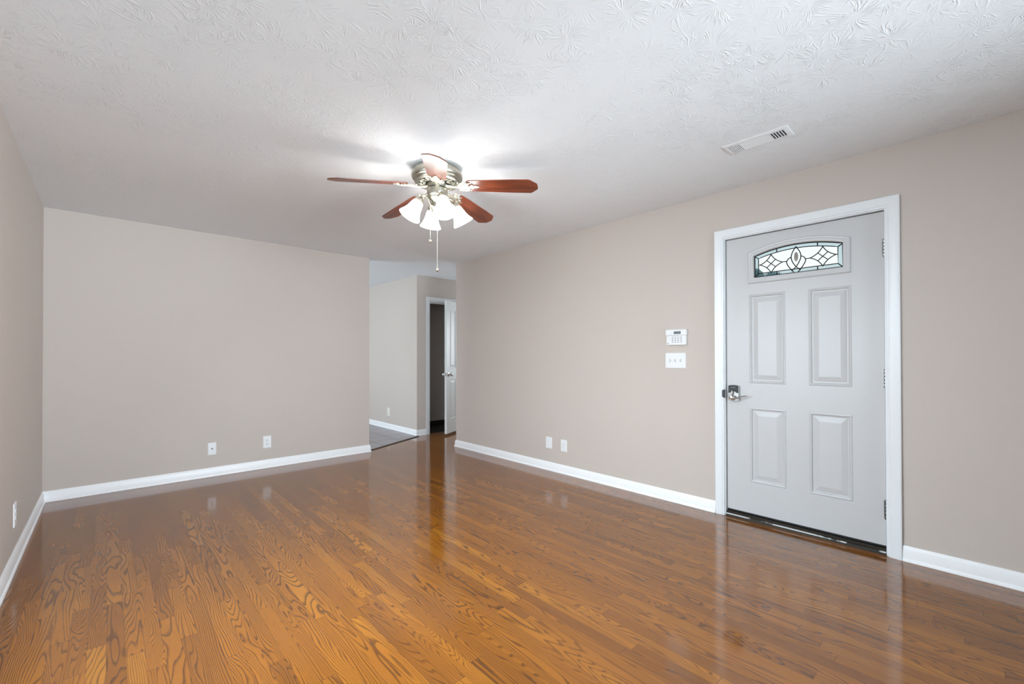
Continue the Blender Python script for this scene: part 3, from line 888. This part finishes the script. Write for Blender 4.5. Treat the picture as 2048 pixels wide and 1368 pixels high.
for (ya, yb, n, wd) in ((-0.1485, -0.078, 6, 0.0035), (0.082, 0.1485, 7, 0.0068)):
    mb = MB()
    for k in range(n):
        y_ = ya + (yb - ya) * k / (n - 1)
        mb.box(-0.048, 0.048, y_ - wd / 2, y_ + wd / 2, -0.0072, -0.0025)
    mb.box(-0.048, -0.043, ya, yb, -0.0072, -0.0025).box(0.043, 0.048, ya, yb, -0.0072, -0.0025)
    mb.build('end_louver', M['plate'], r)

# ------------------------------------------------------------------ ceiling fan
FX, FY = 1.581, 2.499
fan = thing('ceiling_fan', 'five-blade walnut and nickel ceiling fan with four lit glass shades', 'ceiling fan', (FX, FY, HC))
mb = MB()
mb.lathe([(0.128, 0.0), (0.140, -0.004), (0.150, -0.014), (0.160, -0.028), (0.166, -0.044), (0.167, -0.058), (0.163, -0.070), (0.155, -0.078), (0.150, -0.080), (0.148, -0.084),
          (0.150, -0.090), (0.146, -0.097), (0.136, -0.101), (0.126, -0.102), (0.122, -0.099), (0.120, -0.090), (0.074, -0.084)], 64, None, (True, True))
mb.build('motor_housing', M['nickel'], fan, smooth=35)
mb = MB(); mb.lathe([(0.121, -0.0965), (0.073, -0.1005)], 48)
vr = mb.build('vent_ring', M['rubber'], fan); vr['label'] = 'dark vent ring'


def spiral(mb, c, e1, e2, r0, turns, rad, a0=0.0, sgn=1, n=20):
    c, e1, e2 = Vector(c), Vector(e1), Vector(e2)
    pts = []
    for i in range(n + 1):
        u = i / n; a = a0 + sgn * turns * 2 * pi * u; rr_ = r0 * (1 - 0.8 * u)
        pts.append(c + e1 * (rr_ * cos(a)) + e2 * (rr_ * sin(a)))
    mb.tube(pts, [rad * (1 - 0.35 * i / n) for i in range(n + 1)], 6)


mb = MB()
for k in range(20):
    a = 2 * pi * k / 20; e = Vector((cos(a), sin(a), 0)); tg = Vector((-sin(a), cos(a), 0))
    spiral(mb, e * 0.106 + Vector((0, 0, -0.1005)), e, tg, 0.013, 1.25, 0.0042, 0.3, 1 if k % 2 else -1, 14)
    spiral(mb, e * 0.086 + Vector((0, 0, -0.1025)), -e, tg, 0.010, 1.1, 0.0038, 0.0, -1 if k % 2 else 1, 12)
mb.build('scroll_grille', M['nickel_light'], vr, smooth=50)
mb = MB(); mb.lathe([(0.0001, -0.094), (0.066, -0.094), (0.068, -0.100), (0.068, -0.132), (0.0001, -0.132)], 48)
mb.build('flywheel', M['nickel'], fan, smooth=40)
mb = MB(); mb.lathe([(0.066, -0.131), (0.0665, -0.137), (0.066, -0.138)], 48, None, (True, True))
gp = mb.build('hub_gap', M['rubber'], fan); gp['label'] = 'thin black gap under the blade hub'
mb = MB()
mb.lathe([(0.0001, -0.137), (0.066, -0.137), (0.0675, -0.141), (0.067, -0.172), (0.064, -0.182), (0.056, -0.188), (0.054, -0.192), (0.055, -0.197), (0.050, -0.206),
          (0.040, -0.214), (0.034, -0.226), (0.032, -0.244), (0.036, -0.254), (0.038, -0.262), (0.034, -0.268), (0.036, -0.274), (0.034, -0.280), (0.036, -0.286),
          (0.033, -0.298), (0.024, -0.312), (0.012, -0.322), (0.008, -0.328), (0.0001, -0.332)], 48)
mb.build('switch_housing', M['nickel'], fan, smooth=35)

BR, BW, BT = 0.672, 0.070, 0.006
ANG0 = radians(-123.75)
DROOP = (8.7, 3.8, 4.6, 6.0, 7.0)
for k in range(5):
    a = ANG0 + radians(72) * k
    z0 = -0.114
    bl = None
    # blade outline in local x (outwards), y (across)
    pts = [(0.205, -0.048), (0.225, -0.056), (0.30, -0.061), (0.50, -0.068), (0.615, -0.070), (0.628, -0.066), (BR - 0.003, -0.028), (BR, -0.012),
           (BR, 0.012), (BR - 0.003, 0.028), (0.628, 0.066), (0.615, 0.070), (0.50, 0.068), (0.30, 0.061), (0.225, 0.056), (0.205, 0.048)]
    bl = MB().prism(pts, 0.0, BT).build('blade', M['blade'], fan, bevel=0.0015)
    bl.location = (0, 0, z0)
    bl.rotation_euler = (Matrix.Rotation(a, 3, 'Z') @ Matrix.Rotation(radians(DROOP[k]), 3, 'Y') @ Matrix.Rotation(radians(-13), 3, 'X')).to_euler()
    # ornate cast iron bracket under the blade
    mb = MB()
    mb.tube([(0.060, 0, -0.004), (0.085, 0, -0.006), (0.11, 0, -0.009), (0.14, 0, -0.010), (0.18, 0, -0.010), (0.23, 0, -0.008), (0.272, 0, -0.004)],
            [0.020, 0.016, 0.012, 0.011, 0.010, 0.008, 0.003], 10, True, 0.55)
    for s_ in (-1, 1):
        spiral(mb, (0.168, s_ * 0.026, -0.007), (1, 0, 0), (0, s_, 0), 0.021, 1.35, 0.0062, pi, 1, 20)
        spiral(mb, (0.207, s_ * 0.024, -0.006), (1, 0, 0), (0, s_, 0), 0.018, 1.25, 0.0056, -pi / 2, -1, 18)
        spiral(mb, (0.238, s_ * 0.014, -0.005), (1, 0, 0), (0, s_, 0), 0.011, 1.1, 0.0046, pi, 1, 14)
        mb.ball((0.186, s_ * 0.046, -0.004), 0.0065, 10, (1.4, 1, 0.7)); mb.ball((0.225, s_ * 0.036, -0.004), 0.0055, 10, (1.4, 1, 0.7))
        mb.ball((0.150, s_ * 0.040, -0.004), 0.006, 10, (1.2, 1.2, 0.7))
    mb.prism([(0.25, -0.008), (0.262, -0.013), (0.288, 0.0), (0.262, 0.013), (0.25, 0.008)], -0.006, -0.0005)
    mb.build('blade_iron', M['nickel_light'], bl, smooth=50)

# light kit: arms, fitters, bell shades, bulbs
C_DIR = math.atan2(-F0.y, -F0.x)               # the direction of the shade that faces the room corner
for k in range(4):
    a = C_DIR + radians(26) + k * pi / 2
    e = Vector((cos(a), sin(a), 0)); zv = Vector((0, 0, 1))
    tilt = radians(30)
    ax = (e * sin(tilt) - zv * cos(tilt)).normalized()      # shade axis, towards the mouth
    neck = e * 0.120 + zv * (-0.232)
    arm = MB()
    arm.tube([e * 0.028 + zv * -0.262, e * 0.045 + zv * -0.240, e * 0.062 + zv * -0.206, e * 0.082 + zv * -0.188, e * 0.103 + zv * -0.192, neck - ax * 0.024],
             [0.010, 0.0085, 0.0075, 0.0075, 0.0085, 0.012], 12)
    ao = arm.build('lamp_arm', M['nickel'], fan, smooth=50)
    m = Matrix.Translation(neck) @ ax.to_track_quat('Z', 'X').to_matrix().to_4x4()
    mb = MB(); mb.lathe([(0.0001, -0.028), (0.014, -0.028), (0.022, -0.020), (0.030, -0.012), (0.033, -0.002), (0.033, 0.008), (0.029, 0.008), (0.027, -0.004), (0.0001, -0.008)], 28, m)
    mb.build('lamp_socket', M['nickel'], ao, smooth=40)
    mb = MB()
    mb.lathe([(0.027, -0.001), (0.031, 0.006), (0.037, 0.018), (0.041, 0.034), (0.043, 0.050), (0.046, 0.068), (0.052, 0.086), (0.061, 0.104), (0.071, 0.120), (0.073, 0.124),
              (0.0705, 0.1235), (0.0595, 0.106), (0.050, 0.0875), (0.044, 0.069), (0.041, 0.050), (0.039, 0.034), (0.035, 0.019), (0.029, 0.008), (0.025, 0.001)], 36)
    so = mb.build('lamp_shade', M['shade'], fan, smooth=50); so.matrix_local = m; so['label'] = 'lit frosted glass bell shade'
    mb = MB(); mb.lathe([(0.0001, 0.012), (0.014, 0.014), (0.015, 0.030), (0.022, 0.048), (0.030, 0.066), (0.031, 0.078), (0.026, 0.092), (0.014, 0.101), (0.0001, 0.104)], 24)
    mb.build('bulb', M['bulb'], so, smooth=60)

# pull chains
M['chain'] = plain('bright_bead_chain', (222, 218, 206), 0.3, 1.0)
M['ball'] = plain('nickel_ball', (206, 202, 192), 0.22, 1.0)
side = -R0 * 0.040 - F0 * 0.030
for (ox, oy, ztop, zball, rb) in ((side.x, side.y, -0.256, -0.478, 0.0105), (0.0, 0.0, -0.330, -0.660, 0.0115)):
    mb = MB(); mb.tube([(ox, oy, ztop), (ox, oy, zball)], 0.0016, 6)
    n = int((ztop - zball) / 0.006)
    for i in range(n): mb.ball((ox, oy, ztop - 0.006 * i), 0.0024, 6)
    if ox: mb.tube([(side.x * 0.5, side.y * 0.5, -0.252), (side.x * 0.8, side.y * 0.8, -0.250), (side.x, side.y, -0.256), (side.x, side.y, -0.262)], 0.004, 8)
    ch = mb.build('pull_chain', M['chain'], fan, smooth=60, weld=False)
    MB().ball((ox, oy, zball - rb), rb, 20).build('pull_ball', M['ball'], ch, smooth=60)


# ------------------------------------------------------------------ windows that let the daylight in
def window(name, label, cx, cy, rz, w, z0, z1):
    r = thing(name, label, 'window', (cx, cy, 0), rz, kind='structure')
    casing(MB(), -w / 2, w / 2, z1, 0.06, 0.0, CPROF, z0).build('window_casing', M['trim'], r, smooth=30)
    MB().box(-w / 2 - 0.09, w / 2 + 0.09, -0.05, 0.0, z0 - 0.03, z0).build('window_sill', M['trim'], r, bevel=0.003)
    mb = MB()
    zm = (z0 + z1) / 2
    for (a, b, c, d) in ((-w / 2, w / 2, z0, z0 + 0.045), (-w / 2, w / 2, z1 - 0.045, z1), (-w / 2, -w / 2 + 0.045, z0 + 0.045, z1 - 0.045), (w / 2 - 0.045, w / 2, z0 + 0.045, z1 - 0.045),
                         (-w / 2 + 0.045, w / 2 - 0.045, zm - 0.02, zm + 0.02), (-0.02, 0.02, z0 + 0.045, zm - 0.02), (-0.02, 0.02, zm + 0.02, z1 - 0.045)):
        mb.box(a, b, 0.05, 0.09, c, d)
    mb.build('window_sash', M['trim'], r)
    MB().box(-w / 2 + 0.04, w / 2 - 0.04, 0.066, 0.072, z0 + 0.04, z1 - 0.04).build('glass_pane', M['glass'], r)
    return r


window('window_1', 'white double window beside the viewer', XL, (WIN1[0] + WIN1[1]) / 2, pi / 2, WIN1[1] - WIN1[0], WIN1[2], WIN1[3])
window('window_2', 'white double window in the entrance wall behind the viewer', XR, (WIN2[0] + WIN2[1]) / 2, -pi / 2, WIN2[1] - WIN2[0], WIN2[2], WIN2[3])
window('window_5', 'white double window in the wall behind the viewer', (WIN5[0] + WIN5[1]) / 2, YF, pi, WIN5[1] - WIN5[0], WIN5[2], WIN5[3])
window('window_3', 'white double window of the tiled room', XL, (WIN3[0] + WIN3[1]) / 2, pi / 2, WIN3[1] - WIN3[0], WIN3[2], WIN3[3])

window('added_window_4', 'small unseen window added at the end of the hall for light', X_END, (ADDED_WIN4[0] + ADDED_WIN4[1]) / 2, -pi / 2, ADDED_WIN4[1] - ADDED_WIN4[0], ADDED_WIN4[2], ADDED_WIN4[3])

# ------------------------------------------------------------------ outdoors, glimpsed through the door glass
mb = MB().box(XL - 60, 80, -60, 70, -0.62, -0.5)
struct(mb.build('ground', M['ground']), 'green lawn outside the house', 'ground')
r = thing('tree', 'blue-green tree outside seen through the leaded door glass', 'tree', (26.0, 8.6, -0.5))
mb = MB(); mb.tube([(0, 0, 0), (0.1, 0.05, 1.2), (0.0, 0.1, 2.6), (0.1, 0.0, 3.6)], [0.28, 0.22, 0.18, 0.10], 12)
mb.build('trunk', M['bark'], r, smooth=60)
mb = MB(); rng = random.Random(3)
for i in range(26):
    a = rng.uniform(0, 2 * pi); q = rng.uniform(0.2, 1.2); zc = rng.uniform(3.0, 6.0)
    mb.ball((q * cos(a) * (1.5 - 0.15 * zc), q * sin(a) * (1.5 - 0.15 * zc), zc), rng.uniform(0.45, 0.75), 12)
mb.build('crown', M['leaves'], r, smooth=60, weld=False)
